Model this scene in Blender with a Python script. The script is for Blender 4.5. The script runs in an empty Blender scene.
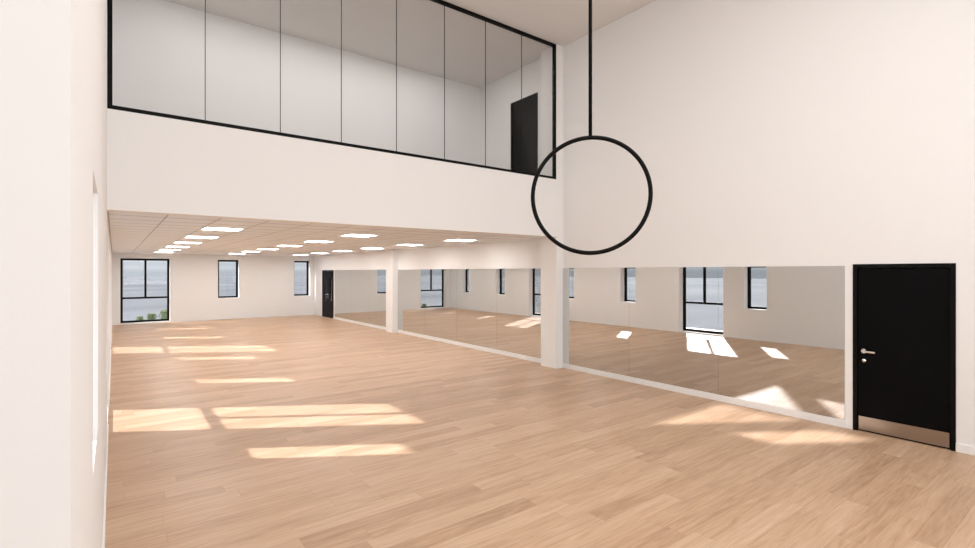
import bpy, bmesh, math, random
from mathutils import Vector, Matrix
random.seed(4)
scene = bpy.context.scene
COL = scene.collection
scene.view_settings.view_transform = 'Standard'
scene.view_settings.look = 'None'
scene.view_settings.exposure = 0.0

# ------------------------------------------------------------------ dimensions
XL, XR = -0.065, 7.56          # left / right wall faces
YB = 7.35                      # face of the upper-floor fascia
YF = 23.6                      # far wall
YN = -3.0                      # wall behind the viewer
YE = 1.22                      # near end of the left wall
ZC, ZM, ZT = 2.756, 3.95, 6.77 # low ceiling, mezzanine floor, high ceiling
YM = 10.3                      # mezzanine back wall
WT = 0.32                      # outer wall thickness

# ------------------------------------------------------------------ helpers
def link(o): COL.objects.link(o); return o
def tag(o, label=None, cat=None, group=None, kind=None):
    if label: o['label'] = label
    if cat: o['category'] = cat
    if group: o['group'] = group
    if kind: o['kind'] = kind
    return o
def empty(name, loc=(0,0,0), rz=0.0):
    o = bpy.data.objects.new(name, None); o.location = loc; o.rotation_euler = (0,0,rz)
    o.empty_display_size = 0.1
    return link(o)
def obj(name, bm, mat, parent=None, smooth=False):
    bmesh.ops.recalc_face_normals(bm, faces=bm.faces[:])
    me = bpy.data.meshes.new(name); bm.to_mesh(me); bm.free()
    me.materials.append(mat)
    if smooth:
        for p in me.polygons: p.use_smooth = True
    o = bpy.data.objects.new(name, me); link(o)
    if parent: o.parent = parent
    return o
def box(bm, x0, x1, y0, y1, z0, z1, bev=0.0):
    r = bmesh.ops.create_cube(bm, size=1.0)
    vs = r['verts']
    for v in vs:
        v.co = Vector(((x0+x1)/2 + v.co.x*(x1-x0), (y0+y1)/2 + v.co.y*(y1-y0), (z0+z1)/2 + v.co.z*(z1-z0)))
    if bev > 0:
        es = list({e for v in vs for e in v.link_edges})
        bmesh.ops.bevel(bm, geom=es, offset=bev, segments=2, affect='EDGES', profile=0.5)
    return bm
def BX(*a, bev=0.0):
    bm = bmesh.new(); box(bm, *a, bev=bev); return bm
def cyl(bm, p0, p1, r, seg=20, r2=None):
    p0, p1 = Vector(p0), Vector(p1); d = p1-p0
    m = Matrix.Translation((p0+p1)/2) @ d.to_track_quat('Z','Y').to_matrix().to_4x4()
    bmesh.ops.create_cone(bm, cap_ends=True, segments=seg, radius1=r, radius2=r if r2 is None else r2, depth=d.length, matrix=m)
    return bm
def wall_mesh(axis, w0, w1, u0, u1, z0, z1, holes):
    """slab between w0..w1 on `axis`, spanning u and z, pierced by rectangular holes (ua,ub,za,zb)"""
    us = sorted({u0, u1, *[c for h in holes for c in h[:2]]}); zs = sorted({z0, z1, *[c for h in holes for c in h[2:]]})
    us = [u for u in us if u0 <= u <= u1]; zs = [z for z in zs if z0 <= z <= z1]
    nu, nz = len(us)-1, len(zs)-1
    def solid(i, j):
        if not (0 <= i < nu and 0 <= j < nz): return False
        cu, cz = (us[i]+us[i+1])/2, (zs[j]+zs[j+1])/2
        return not any(h[0] < cu < h[1] and h[2] < cz < h[3] for h in holes)
    bm = bmesh.new()
    def P(w, u, z): return (w, u, z) if axis == 'x' else (u, w, z)
    def q(*pts): bm.faces.new([bm.verts.new(P(*p)) for p in pts])
    for i in range(nu):
        for j in range(nz):
            if not solid(i, j): continue
            a, b, c, d = us[i], us[i+1], zs[j], zs[j+1]
            q((w0,a,c),(w0,b,c),(w0,b,d),(w0,a,d)); q((w1,a,c),(w1,b,c),(w1,b,d),(w1,a,d))
            if not solid(i-1,j): q((w0,a,c),(w1,a,c),(w1,a,d),(w0,a,d))
            if not solid(i+1,j): q((w0,b,c),(w1,b,c),(w1,b,d),(w0,b,d))
            if not solid(i,j-1): q((w0,a,c),(w1,a,c),(w1,b,c),(w0,b,c))
            if not solid(i,j+1): q((w0,a,d),(w1,a,d),(w1,b,d),(w0,b,d))
    bmesh.ops.remove_doubles(bm, verts=bm.verts[:], dist=1e-5)
    return bm

# ------------------------------------------------------------------ materials
def newmat(name):
    m = bpy.data.materials.new(name); m.use_nodes = True
    nt = m.node_tree; nt.nodes.clear()
    out = nt.nodes.new('ShaderNodeOutputMaterial'); return m, nt, out
def N(nt, t, **kw):
    n = nt.nodes.new(t)
    for k, v in kw.items(): setattr(n, k, v)
    return n
def pbr(name, col, rough=0.5, metal=0.0, bump=0.0, bscale=200, var=0.0, vscale=3.0, spec=0.5, emit=None, es=0):
    m, nt, out = newmat(name)
    b = N(nt, 'ShaderNodeBsdfPrincipled'); nt.links.new(b.outputs[0], out.inputs[0])
    b.inputs['Base Color'].default_value = (*col, 1); b.inputs['Roughness'].default_value = rough
    b.inputs['Metallic'].default_value = metal; b.inputs['Specular IOR Level'].default_value = spec
    tc = N(nt, 'ShaderNodeTexCoord')
    if var > 0:
        no = N(nt, 'ShaderNodeTexNoise'); no.inputs['Scale'].default_value = vscale; no.inputs['Detail'].default_value = 4
        nt.links.new(tc.outputs['Object'], no.inputs['Vector'])
        mx = N(nt, 'ShaderNodeMix', data_type='RGBA')
        mx.inputs[6].default_value = (*[c*(1-var) for c in col], 1); mx.inputs[7].default_value = (*[min(1, c*(1+var)) for c in col], 1)
        nt.links.new(no.outputs['Fac'], mx.inputs[0]); nt.links.new(mx.outputs[2], b.inputs['Base Color'])
    if bump > 0:
        no = N(nt, 'ShaderNodeTexNoise'); no.inputs['Scale'].default_value = bscale
        nt.links.new(tc.outputs['Object'], no.inputs['Vector'])
        bp = N(nt, 'ShaderNodeBump'); bp.inputs['Strength'].default_value = bump; bp.inputs['Distance'].default_value = 0.002
        nt.links.new(no.outputs['Fac'], bp.inputs['Height']); nt.links.new(bp.outputs[0], b.inputs['Normal'])
    if emit:
        b.inputs['Emission Color'].default_value = (*emit, 1); b.inputs['Emission Strength'].default_value = es
    return m
M_wall = pbr('wall_paint', (.865, .858, .85), .8, bump=.08, bscale=120, var=.006, spec=.2)
M_white = pbr('white_gloss_trim', (.87, .865, .86), .45)
M_ceil = pbr('high_ceiling_paint', (.78, .745, .72), .85, spec=.2)
M_black = pbr('black_powder_coat', (.003, .003, .003), .5, bump=.05, bscale=300, spec=.12)
M_door = pbr('black_door_laminate', (.0035, .0035, .004), .5, var=.15, vscale=2, spec=.06)
M_steel = pbr('brushed_steel', (.38, .32, .27), .32, metal=1.0, var=.04, vscale=8)
M_handle = pbr('satin_chrome', (.8, .79, .78), .22, metal=1.0)
M_joint = pbr('grey_joint', (.03, .03, .03), .6, spec=.1)
M_board = pbr('mirror_backing', (.25, .25, .25), .6)
M_mirror = pbr('mirror_silver', (.665, .672, .665), .0, metal=1.0)
M_carpet = pbr('upper_floor', (.5, .47, .44), .9)
M_diff = pbr('light_diffuser', (.9, .9, .9), .5, emit=(1, .99, .985), es=22.0)
M_soil = pbr('planting_soil', (.12, .15, .08), .9, var=.3, vscale=9)
M_leaf = pbr('leaf_green', (.24, .30, .15), .7, var=.35, vscale=12, spec=.1)
M_stem = pbr('stem_brown', (.2, .17, .1), .8)

def glass(name, tint, k):
    m, nt, out = newmat(name)
    tr = N(nt, 'ShaderNodeBsdfTransparent'); tr.inputs[0].default_value = (*tint, 1)
    gl = N(nt, 'ShaderNodeBsdfGlossy'); gl.inputs['Roughness'].default_value = 0.0
    fr = N(nt, 'ShaderNodeFresnel'); fr.inputs['IOR'].default_value = 1.45
    mu = N(nt, 'ShaderNodeMath', operation='MULTIPLY'); mu.inputs[1].default_value = k
    mx = N(nt, 'ShaderNodeMixShader')
    nt.links.new(fr.outputs[0], mu.inputs[0]); nt.links.new(mu.outputs[0], mx.inputs[0])
    nt.links.new(tr.outputs[0], mx.inputs[1]); nt.links.new(gl.outputs[0], mx.inputs[2]); nt.links.new(mx.outputs[0], out.inputs[0])
    return m
M_glass = glass('window_glass', (.97, .975, .98), .5)
M_bal = glass('balustrade_glass', (.93, .925, .92), .05)

def wood():
    m, nt, out = newmat('oak_plank_floor'); L = nt.links.new
    b = N(nt, 'ShaderNodeBsdfPrincipled'); L(b.outputs[0], out.inputs[0])
    b.inputs['Specular IOR Level'].default_value = .3
    tc = N(nt, 'ShaderNodeTexCoord'); sp = N(nt, 'ShaderNodeSeparateXYZ'); L(tc.outputs['Object'], sp.inputs[0])
    def mth(op, a, b_=None):
        n = N(nt, 'ShaderNodeMath', operation=op)
        for i, v in enumerate((a, b_)):
            if v is None: continue
            if isinstance(v, (int, float)): n.inputs[i].default_value = v
            else: L(v, n.inputs[i])
        return n.outputs[0]
    W, LN = .175, 1.6
    v = mth('DIVIDE', sp.outputs[1], W); row = mth('FLOOR', v); fv = mth('FRACT', v)
    wn = N(nt, 'ShaderNodeTexWhiteNoise', noise_dimensions='1D'); L(row, wn.inputs['W'])
    u = mth('ADD', mth('DIVIDE', sp.outputs[0], LN), mth('MULTIPLY', wn.outputs['Value'], 7.3))
    idx = mth('FLOOR', u); fu = mth('FRACT', u)
    cb = N(nt, 'ShaderNodeCombineXYZ'); L(row, cb.inputs[0]); L(idx, cb.inputs[1])
    w2 = N(nt, 'ShaderNodeTexWhiteNoise', noise_dimensions='2D'); L(cb.outputs[0], w2.inputs['Vector'])
    rnd = w2.outputs['Value']
    gv = N(nt, 'ShaderNodeCombineXYZ'); L(mth('MULTIPLY', sp.outputs[0], 1.3), gv.inputs[0]); L(mth('MULTIPLY', sp.outputs[1], 16.0), gv.inputs[1]); L(mth('MULTIPLY', rnd, 30.0), gv.inputs[2])
    g = N(nt, 'ShaderNodeTexNoise'); g.inputs['Scale'].default_value = 1.6; g.inputs['Detail'].default_value = 7; g.inputs['Roughness'].default_value = .62; g.inputs['Distortion'].default_value = .8
    L(gv.outputs[0], g.inputs['Vector'])
    gg = mth('ADD', mth('MULTIPLY', mth('SUBTRACT', g.outputs['Fac'], .5), 1.35), .5)
    cr = N(nt, 'ShaderNodeValToRGB'); e = cr.color_ramp.elements
    e[0].position = .1; e[0].color = (.345, .20, .115, 1); e[1].position = .95; e[1].color = (.70, .51, .36, 1)
    m_ = e.new(.5); m_.color = (.54, .355, .227, 1)
    mixv = mth('ADD', mth('MULTIPLY', rnd, .27), mth('MULTIPLY', gg, .72))
    L(mixv, cr.inputs[0])
    sv = mth('LESS_THAN', mth('MINIMUM', fv, mth('SUBTRACT', 1.0, fv)), .010)
    su = mth('LESS_THAN', mth('MINIMUM', fu, mth('SUBTRACT', 1.0, fu)), .0012)
    seam = mth('MAXIMUM', sv, su)
    mx = N(nt, 'ShaderNodeMix', data_type='RGBA'); L(mth('MULTIPLY', seam, .35), mx.inputs[0]); L(cr.outputs[0], mx.inputs[6]); mx.inputs[7].default_value = (.25, .13, .07, 1)
    L(mx.outputs[2], b.inputs['Base Color'])
    L(mth('ADD', mth('MULTIPLY', g.outputs['Fac'], .12), .36), b.inputs['Roughness'])
    bp = N(nt, 'ShaderNodeBump'); bp.inputs['Strength'].default_value = .15; bp.inputs['Distance'].default_value = .002
    L(mth('SUBTRACT', mth('MULTIPLY', g.outputs['Fac'], .4), seam), bp.inputs['Height']); L(bp.outputs[0], b.inputs['Normal'])
    return m
M_wood = wood()

TILE = .615; TX0, TY0 = 1.48-TILE/2, 9.5-TILE/2
def tiles():
    m, nt, out = newmat('suspended_tile_ceiling'); L = nt.links.new
    b = N(nt, 'ShaderNodeBsdfPrincipled'); L(b.outputs[0], out.inputs[0]); b.inputs['Roughness'].default_value = .85
    b.inputs['Specular IOR Level'].default_value = .2
    tc = N(nt, 'ShaderNodeTexCoord'); sp = N(nt, 'ShaderNodeSeparateXYZ'); L(tc.outputs['Object'], sp.inputs[0])
    def mth(op, a, b_=None):
        n = N(nt, 'ShaderNodeMath', operation=op)
        for i, v in enumerate((a, b_)):
            if v is None: continue
            if isinstance(v, (int, float)): n.inputs[i].default_value = v
            else: L(v, n.inputs[i])
        return n.outputs[0]
    def edge(ch, off, t):
        f = mth('FRACT', mth('DIVIDE', mth('SUBTRACT', sp.outputs[ch], off-61.5), TILE))
        return mth('LESS_THAN', mth('MINIMUM', f, mth('SUBTRACT', 1.0, f)), t)
    ln = mth('MAXIMUM', edge(0, TX0, .014), edge(1, TY0, .036))
    no = N(nt, 'ShaderNodeTexNoise'); no.inputs['Scale'].default_value = 60; L(tc.outputs['Object'], no.inputs['Vector'])
    c1 = N(nt, 'ShaderNodeMix', data_type='RGBA'); L(no.outputs['Fac'], c1.inputs[0]); c1.inputs[6].default_value = (.84,.885,.93,1); c1.inputs[7].default_value = (.88,.925,.97,1)
    mx = N(nt, 'ShaderNodeMix', data_type='RGBA'); L(mth('MULTIPLY', ln, .72), mx.inputs[0]); L(c1.outputs[2], mx.inputs[6]); mx.inputs[7].default_value = (.34,.30,.28,1)
    L(mx.outputs[2], b.inputs['Base Color']); return m
M_tiles = tiles()

def outside_ground():
    m, nt, out = newmat('outdoor_paving'); L = nt.links.new
    b = N(nt, 'ShaderNodeBsdfPrincipled'); L(b.outputs[0], out.inputs[0]); b.inputs['Roughness'].default_value = .9
    b.inputs['Specular IOR Level'].default_value = .1
    tc = N(nt, 'ShaderNodeTexCoord'); no = N(nt, 'ShaderNodeTexNoise'); no.inputs['Scale'].default_value = .06; no.inputs['Detail'].default_value = 5
    L(tc.outputs['Object'], no.inputs['Vector'])
    cr = N(nt, 'ShaderNodeValToRGB'); e = cr.color_ramp.elements
    e[0].position = .4; e[0].color = (.135,.14,.15,1); e[1].position = .62; e[1].color = (.20,.20,.205,1)
    L(no.outputs['Fac'], cr.inputs[0]); L(cr.outputs[0], b.inputs['Base Color']); return m
M_out = outside_ground()

# ------------------------------------------------------------------ shell
def struct(name, bm, mat, label, cat):
    return tag(obj(name, bm, mat), label, cat, kind='structure')
struct('floor', BX(-1.6, XR+.3, YN-.2, YF, -.08, 0), M_wood, 'light oak plank floor with sun patches across it', 'floor')

SM = (.9, 2.23); LG = (.04, 2.7); LGB = (.04, 2.55)
left_small = [(2.46, 3.2, 1.22, 2.42), (6.57, 7.22, *SM), (11.1, 11.77, *SM), (14.12, 14.77, *SM), (18.65, 19.32, *SM), (21.68, 22.33, *SM)]
left_large = [(7.86, 9.36), (15.4, 16.9)]
upper = [(6.46, 7.2, 4.45, 5.5), (7.42, 8.9, 4.1, 5.6)]
holesL = list(left_small) + [(a, b, *LG) for a, b in left_large] + list(upper)
struct('wall_left', wall_mesh('x', XL-WT, XL, YE, YF+WT, 0, ZT, holesL), M_wall, 'long white left wall pierced by a row of windows', 'wall')
struct('wall_near', BX(-1.6, XL-WT, YE, YE+.25, 0, ZT), M_wall, 'white wall return at the left edge beside the viewer', 'wall')
struct('wall_side', BX(-1.8, -1.6, YN, YE+.25, 0, ZT), M_wall, 'white side wall of the recess beside the viewer', 'wall')
WBH = (.6, 6.4, .9, 5.6)  # opening added out of view so fill light can enter
struct('wall_behind', wall_mesh('y', YN-.2, YN, -1.8, XR+.3, 0, ZT, [WBH]), M_wall, 'white wall behind the viewer with an opening added for fill light', 'wall')
D1 = (1.254, 2.226, 0, 2.12); D2 = (21.0, 22.45, 0, 2.1); D3 = (8.13, 9.07, ZM, 6.04)
struct('wall_right', wall_mesh('x', XR, XR+.3, YN, YF+WT, 0, ZT, [D1, D2, D3]), M_wall, 'tall white right wall carrying the mirrors and the black door', 'wall')
WB1 = (.20, 1.80, .04, 2.55); WB2 = (3.52, 4.33, .9, 2.54); WB3 = (6.64, 7.37, .9, 2.54)
struct('wall_back', wall_mesh('y', YF, YF+WT, XL, XR, 0, ZC+.05, [WB1, WB2, WB3]), M_wall, 'far white end wall with three windows', 'wall')
struct('wall_fascia', BX(XL, XR-.2, YB, YB+.22, ZC, ZM), M_wall, 'deep white fascia band below the glazed upper balcony', 'wall')
struct('ceiling_lower', BX(XL, XR, YB+.22, YF, ZC, ZC+.06), M_tiles, 'low tiled ceiling with square light panels', 'ceiling')
struct('floor_upper', BX(XL, XR, YB+.22, YM+.2, ZM-.15, ZM), M_carpet, 'floor slab of the upper balcony room', 'floor')
struct('wall_upper', BX(XL, XR, YM, YM+.2, ZM, ZT), M_wall, 'white back wall of the upper room behind the glass', 'wall')
struct('ceiling', BX(-1.8, XR+.3, YN-.2, YM+.4, ZT, ZT+.2), M_ceil, 'high beige white ceiling over hall and upper room', 'ceiling')
struct('wall_pilaster_near', BX(XR-.2, XR, YB, YB+.47, 0, ZT), M_wall, 'full-height white pilaster between the near and middle mirrors', 'pilaster')
struct('wall_pilaster_far', BX(XR-.2, XR, 14.95, 15.44, 0, ZC), M_wall, 'white pilaster between the middle and far mirrors', 'pilaster')

BH = .1
def base_r(name, y0, y1, lab):
    struct(name, BX(XR-.018, XR, y0, y1, 0, BH, bev=.004), M_white, lab, 'baseboard')
base_r('baseboard_right_1', YN, 1.254, 'white baseboard right of the black door')
base_r('baseboard_right_2', 2.30, YB, 'white baseboard under the nearest run of mirrors')
base_r('baseboard_right_3', YB+.47, 14.95, 'white baseboard under the middle run of mirrors')
base_r('baseboard_right_4', 15.44, 21.0, 'white baseboard under the far run of mirrors')
struct('baseboard_back', wall_mesh('y', YF-.018, YF, XL, XR, 0, BH, [(.20, 1.80, -.01, .2)]), M_white, 'white baseboard along the far wall', 'baseboard')
struct('baseboard_left', wall_mesh('x', XL, XL+.012, YE, YF-.02, 0, BH, [(7.86, 9.36, -.01, .2), (15.4, 16.9, -.01, .2)]), M_white, 'white baseboard along the left wall', 'baseboard')

# ------------------------------------------------------------------ windows
wn = [0]
def window(axis, w, a0, a1, z0, z1, large, label, inward):
    wn[0] += 1
    c = (a0+a1)/2
    loc = (w, c, z0) if axis == 'x' else (c, w, z0)
    root = empty('window_%d' % wn[0], loc); tag(root, label, 'window', kind='structure')
    hw, H, f, dp = (a1-a0)/2, z1-z0, .075, .035
    def bb(bm, u0, u1, y0, y1, d=dp):
        if axis == 'x': box(bm, -d, d, u0, u1, y0, y1)
        else: box(bm, u0, u1, -d, d, y0, y1)
    bm = bmesh.new()
    bb(bm, -hw, -hw+f, 0, H); bb(bm, hw-f, hw, 0, H); bb(bm, -hw+f, hw-f, 0, f); bb(bm, -hw+f, hw-f, H-f, H)
    obj('window_frame', bm, M_black, root)
    if large:
        t = 1.0-z0
        bm = bmesh.new(); bb(bm, -hw+f, hw-f, t-.035, t+.035, .03); obj('transom', bm, M_black, root)
        bm = bmesh.new(); bb(bm, -.035, .035, t+.035, H-f, .03); obj('mullion', bm, M_black, root)
        panes = [(-hw+f, hw-f, f, t-.035), (-hw+f, -.035, t+.035, H-f), (.035, hw-f, t+.035, H-f)]
    else:
        panes = [(-hw+f, hw-f, f, H-f)]
    for p in panes:
        bm = bmesh.new(); bb(bm, *p, .004); obj('pane', bm, M_glass, root)
    if z0 > .5:
        s0, s1 = (dp, abs(inward))
        bm = bmesh.new(); s = 1 if inward > 0 else -1
        lo, hi = sorted((s*s0, s*s1))
        if axis == 'x': box(bm, lo, hi, -hw, hw, 0, .012)
        else: box(bm, -hw, hw, lo, hi, 0, .012)
        obj('window_sill', bm, M_white, root)
    return root
fx = XL-WT+.06
for i, h in enumerate(left_small):
    nm = ['nearest the viewer', 'second from the viewer', 'third from the viewer', 'fourth from the viewer', 'fifth from the viewer', 'farthest, next to the end wall'][i]
    window('x', fx, *h, False, 'small black-framed window in the left wall, ' + nm, XL-fx)
window('x', fx, *left_large[0], *LG, True, 'full-height black-framed window in left wall nearer the fascia', XL-fx)
window('x', fx, *left_large[1], *LG, True, 'full-height black-framed window in left wall deep under the low ceiling', XL-fx)
window('x', fx, *upper[0], False, 'small high window in left wall above the hall', XL-fx)
window('x', fx, *upper[1], False, 'wide high window in left wall of the upper room', XL-fx)
fy = YF+WT-.06
window('y', fy, *WB1, True, 'full-height black-framed window at left end of far wall', -(fy-YF))
window('y', fy, *WB2, False, 'small black-framed window in middle of far wall', -(fy-YF))
window('y', fy, *WB3, False, 'small black-framed window in far wall near its right corner', -(fy-YF))
window('y', YN-.1, *WBH, False, 'added black-framed window behind the viewer, lets fill light in', .1)  # added window, unseen, frames the opening for the fill light

# ------------------------------------------------------------------ doors
def lever(root, y, z, dirn, x):
    bm = cyl(bmesh.new(), (x-.055, y, z), (x, y, z), .011)
    cyl(bm, (x-.01, y, z), (x, y, z), .028, 28)
    box(bm, x-.066, x-.046, *sorted((y-.012*dirn, y+.13*dirn)), z-.011, z+.011, bev=.005)
    return tag(obj('handle', bm, M_handle, root), 'satin chrome lever handle')
def door(name, y0, y1, z0, z1, leaves, label, kick=True, vision=False, hside=1):
    root = empty(name, (XR, (y0+y1)/2, z0)); tag(root, label, 'door', kind='structure')
    hw, H, f = (y1-y0)/2, z1-z0, .045
    bm = bmesh.new()
    box(bm, -.008, .16, -hw, -hw+f, 0, H); box(bm, -.008, .16, hw-f, hw, 0, H); box(bm, -.008, .16, -hw+f, hw-f, H-f, H)
    obj('door_frame', bm, M_black, root)
    n = leaves; w = (2*hw-2*f)/n
    for k in range(n):
        a, b = -hw+f+k*w+.003, -hw+f+(k+1)*w-.003
        if vision:
            c = (a+b)/2; g = (c-.09, c+.09, .75, H-.35)
            leaf = obj('leaf', wall_mesh('x', .012, .056, a, b, .006, H-f-.004, [g]), M_door, root)
            obj('vision_glass', BX(.03, .036, g[0], g[1], g[2], g[3]), M_glass, leaf)
        else:
            leaf = obj('leaf', BX(.012, .056, a, b, .006, H-f-.004, bev=.002), M_door, root)
        if kick: tag(obj('kick_plate', BX(.009, .0125, a+.01, b-.01, .02, .19), M_steel, leaf), 'brushed steel kick plate')
        if hside == 0: continue
        s = hside if k == 0 else -hside
        hy = (b-.065) if s > 0 else (a+.065)
        lever(leaf, hy, 1.02, -s, .012)
        bm = cyl(bmesh.new(), (.0, hy, .9), (.012, hy, .9), .024, 28); cyl(bm, (-.008, hy, .9), (.001, hy, .9), .011, 16)
        tag(obj('lock_cylinder', bm, M_handle, leaf, True), 'round satin chrome lock rose')
    return root
door('door_1', *D1[:2], 0, D1[3], 1, 'black door with steel kick plate right of the mirrors')
door('door_2', *D2[:2], 0, D2[3], 2, 'small black double door at the far end of right wall', kick=False, vision=True)
door('door_3', D3[0], D3[1], ZM, D3[3], 1, 'black door in the upper room behind the glass', kick=False, hside=0)
for i, (a, b, c, d) in enumerate([D1, D2, D3]):
    struct('wall_lobby_%d' % (i+1), BX(XR+.3, XR+.32, a-.1, b+.1, c, d+.1), M_wall, ['wall closing the lobby behind the near black door', 'wall closing the lobby behind the far double door', 'wall closing the lobby behind the upper room door'][i], 'wall')

# ------------------------------------------------------------------ mirrors
def run(y0, y1, n, labels, group):
    w = (y1-y0)/n
    for k in range(n):
        b, a = y1-k*w-.0015, y1-(k+1)*w+.0015
        root = empty('wall_mirror', (XR, (a+b)/2, BH)); tag(root, labels[k], 'mirror', group)
        hw = (b-a)/2
        obj('backing_board', BX(-.006, -.001, -hw, hw, .002, 2.0), M_board, root)
        obj('mirror_glass', BX(-.011, -.006, -hw, hw, .002, 2.0), M_mirror, root)
run(2.313, YB-.002, 3, ['big mirror panel touching the near white pilaster, nearest run', 'middle mirror panel of the nearest run of three', 'big mirror panel right beside the black door with kick plate'], 'frameless wall mirrors')
run(YB+.472, 14.948, 4, ['mirror panel of the middle run, hidden edge behind near pilaster', 'second mirror panel of the middle run beyond the near pilaster', 'third mirror panel of the middle run beyond the near pilaster', 'mirror panel of the middle run ending at the far pilaster'][::-1], 'frameless wall mirrors')
run(15.442, 20.85, 3, ['farthest mirror panel, beside the small black double door', 'middle mirror panel of the far run', 'mirror panel of the far run just behind the far pilaster'], 'frameless wall mirrors')

# ------------------------------------------------------------------ glazed balcony screen
root = empty('glass_balcony_screen', ((XL+XR-.2)/2, YB+.035, ZM))
tag(root, 'black-framed glass screen of eight panes across the upper balcony', 'glass screen')
hw = (XR-.2-XL)/2-.002; H = ZT-ZM-.003; f = .05
for nm, a in (('bottom_rail', (-hw, hw, -.03, .03, .001, f)), ('top_rail', (-hw, hw, -.03, .03, H-f, H)), ('side_post', (-hw, -hw+f, -.03, .03, f, H-f)), ('side_post', (hw-f, hw, -.03, .03, f, H-f))):
    obj(nm, BX(*a), M_black, root)
xs = [-hw+f] + [x-(XL+XR-.2)/2 for x in (.953, 1.889, 2.778, 3.707, 4.636, 5.537, 6.43)] + [hw-f]
for k in range(8):
    a, b = xs[k], xs[k+1]
    obj('glass_panel', BX(a+.004, b-.004, -.005, .005, f, H-f), M_bal, root)
    if k: obj('glazing_joint', BX(a-.004, a+.004, -.006, .006, f, H-f), M_joint, root)

# ------------------------------------------------------------------ hoop
hc = Vector((3.309, 2.891, 2.688)); R = .502
rz = math.atan2(hc.y, hc.x)
root = empty('aerial_hoop', hc, rz)
tag(root, 'large black ring hanging on a thin black rod from the ceiling', 'hoop')
bm = bmesh.new(); seg, ts, rr = 128, 16, .0185
vs = [[bm.verts.new(((rr*math.cos(q)), (R+rr*math.sin(q))*math.cos(p), (R+rr*math.sin(q))*math.sin(p))) for q in [2*math.pi*j/ts for j in range(ts)]] for p in [2*math.pi*i/seg for i in range(seg)]]
for i in range(seg):
    for j in range(ts):
        bm.faces.new((vs[i][j], vs[(i+1)%seg][j], vs[(i+1)%seg][(j+1)%ts], vs[i][(j+1)%ts]))
obj('ring', bm, M_black, root, True)
obj('rod', cyl(bmesh.new(), (0,0,R+.005), (0,0,ZT-hc.z-.02), .0155), M_black, root, True)
obj('ceiling_plate', cyl(bmesh.new(), (0,0,ZT-hc.z-.025), (0,0,ZT-hc.z), .07, 32), M_black, root, True)

# ------------------------------------------------------------------ ceiling lights
def light_proto():
    root = empty('ceiling_light', (0,0,0))
    s = TILE/2-.004; f = .03
    bm = bmesh.new(); box(bm, -s, s, -s, -s+f, -.006, 0); box(bm, -s, s, s-f, s, -.006, 0); box(bm, -s, -s+f, -s+f, s-f, -.006, 0); box(bm, s-f, s, -s+f, s-f, -.006, 0)
    obj('frame', bm, M_white, root)
    obj('diffuser', BX(-s+f, s-f, -s+f, s-f, -.004, -.001), M_diff, root)
    return root
proto = light_proto(); first = True
rows = ['nearest the fascia', 'second from the fascia', 'third from the fascia', 'fourth from the fascia', 'fifth from the fascia', 'farthest, by the end wall']
cols = ['left row', 'middle row', 'right row by the mirrors']
def copy_light():
    r = proto.copy(); COL.objects.link(r)
    for ch in list(proto.children):
        c = ch.copy(); COL.objects.link(c); c.parent = r
    return r
for ci in range(3):
    for ri in range(6):
        o = proto if first else copy_light(); first = False
        o.location = (1.48+ci*4*TILE, 9.5+ri*4*TILE, ZC)
        tag(o, 'square glowing ceiling panel in the %s, %s' % (cols[ci], rows[ri]), 'ceiling light', 'square panel lights in the low ceiling')

# ------------------------------------------------------------------ outdoors
struct('ground', BX(-150, 150, -60, 260, -.3, -.12), M_out, 'pale grey paving outside the windows', 'ground')
def shrub(x, y, h, n, label):
    root = empty('shrub', (x, y, -.10)); tag(root, label, 'shrub', 'shrubs outside the far window')
    bs = bmesh.new(); bl = bmesh.new()
    for k in range(7):
        a = random.uniform(0, 6.28); tip = Vector((math.cos(a)*h*.3, math.sin(a)*h*.3, h*random.uniform(.65, .95)))
        cyl(bs, (0,0,0), tip, .008, 6, .003)
    for k in range(n):
        a = random.uniform(0, 6.28); q = random.random()**.5*h*.45; z = random.uniform(.08, 1)*h
        q *= 1-.5*abs(z/h-.45)
        c = Vector((math.cos(a)*q, math.sin(a)*q, z)); l = random.uniform(.04, .08)
        d = Vector((random.uniform(-1,1), random.uniform(-1,1), random.uniform(-.2,1))).normalized(); s = d.orthogonal().normalized()*l*.3
        bl.faces.new([bl.verts.new(p) for p in (c, c+d*l*.5+s, c+d*l, c+d*l*.5-s)])
    obj('stems', bs, M_stem, root); obj('foliage', bl, M_leaf, root)
shrub(1.74, 24.85, .50, 700, 'tallest green shrub outside the full-height far window')
shrub(1.26, 24.85, .38, 500, 'middle-sized green shrub outside the full-height far window')
shrub(.86, 24.85, .27, 300, 'lowest green shrub outside the full-height far window')
struct('planting_bed', BX(.3, 3.2, 24.4, 25.4, -.125, -.10), M_soil, 'strip of soil outside the far window', 'planting bed')

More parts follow.
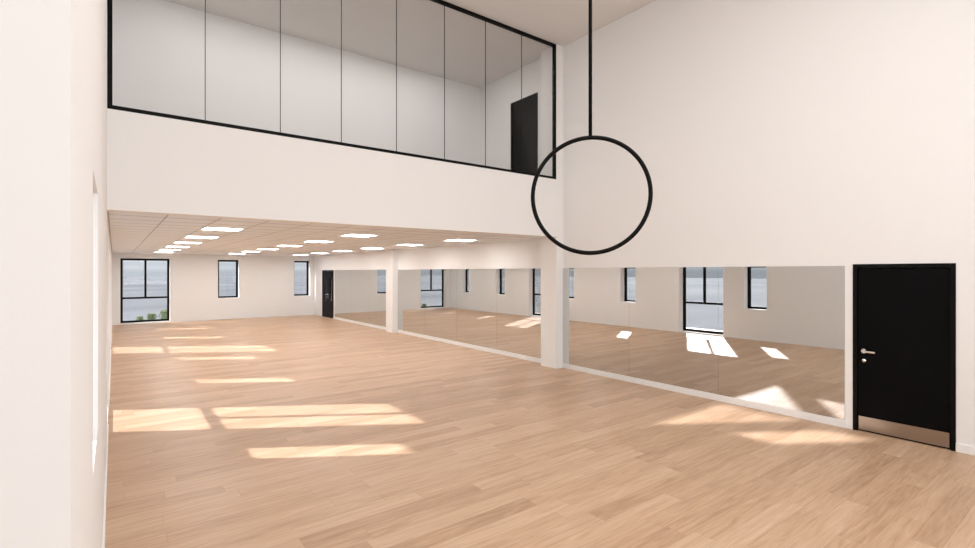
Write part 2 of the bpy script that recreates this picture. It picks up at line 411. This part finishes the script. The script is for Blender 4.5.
# ------------------------------------------------------------------ light
w = bpy.data.worlds.new('sky'); scene.world = w; w.use_nodes = True
nt = w.node_tree; nt.nodes.clear()
out = nt.nodes.new('ShaderNodeOutputWorld'); bg = nt.nodes.new('ShaderNodeBackground'); nt.links.new(bg.outputs[0], out.inputs[0])
tc = nt.nodes.new('ShaderNodeTexCoord'); sp = nt.nodes.new('ShaderNodeSeparateXYZ'); cr = nt.nodes.new('ShaderNodeValToRGB')
nt.links.new(tc.outputs['Generated'], sp.inputs[0]); nt.links.new(sp.outputs[2], cr.inputs[0]); nt.links.new(cr.outputs[0], bg.inputs[0])
e = cr.color_ramp.elements; e[0].position = 0; e[0].color = (.50,.54,.59,1); e[1].position = .6; e[1].color = (.75,.83,.95,1)
for p, c in ((.008, (.66,.70,.74,1)), (.014, (.54,.59,.64,1)), (.022, (.80,.83,.86,1)), (.08, (.86,.88,.90,1))):
    m_ = e.new(p); m_.color = c
bg.inputs[1].default_value = 1.0
SUN = Vector((1.4, -.868, -1))
sun = bpy.data.lights.new('sun', 'SUN'); sun.energy = 13.5; sun.angle = math.radians(1.2); sun.color = (.97, .97, 1.0)
so = bpy.data.objects.new('sun', sun); link(so)
so.rotation_euler = SUN.to_track_quat('-Z', 'Y').to_euler()
so.location = (-20, 20, 15)
def fill_light(x, y, z, sx, sy, e_, rx=0):  # area light added as fill, stands for no real fixture
    l = bpy.data.lights.new('added_fill', 'AREA'); l.shape = 'RECTANGLE'; l.size = sx; l.size_y = sy; l.energy = e_; l.color = (1, .985, .975)
    o = bpy.data.objects.new('added_fill', l); link(o); o.location = (x, y, z); o.rotation_euler = (rx, 0, 0)
fill_light(3.0, .8, ZT-.03, 4.2, 5.0, 215)  # added fill under the high ceiling, out of view
fill_light(3.5, YN-.25, 3.25, 5.8, 4.7, 265, math.radians(90))  # added fill just outside the rear opening, facing into the hall
fill_light(3.4, 8.7, ZT-.03, 6.0, 1.8, 66)  # added fill to brighten the upper room behind the glass

# ------------------------------------------------------------------ camera
cam = bpy.data.cameras.new('camera'); cam.sensor_width = 36; cam.lens = 494/975*36; cam.clip_start = .01; cam.clip_end = 1000
cam.shift_y = -2/975
co = bpy.data.objects.new('camera', cam); link(co); co.location = (0, 0, 2.02)
co.rotation_euler = (math.radians(90), 0, -math.radians(37.1))
scene.camera = co
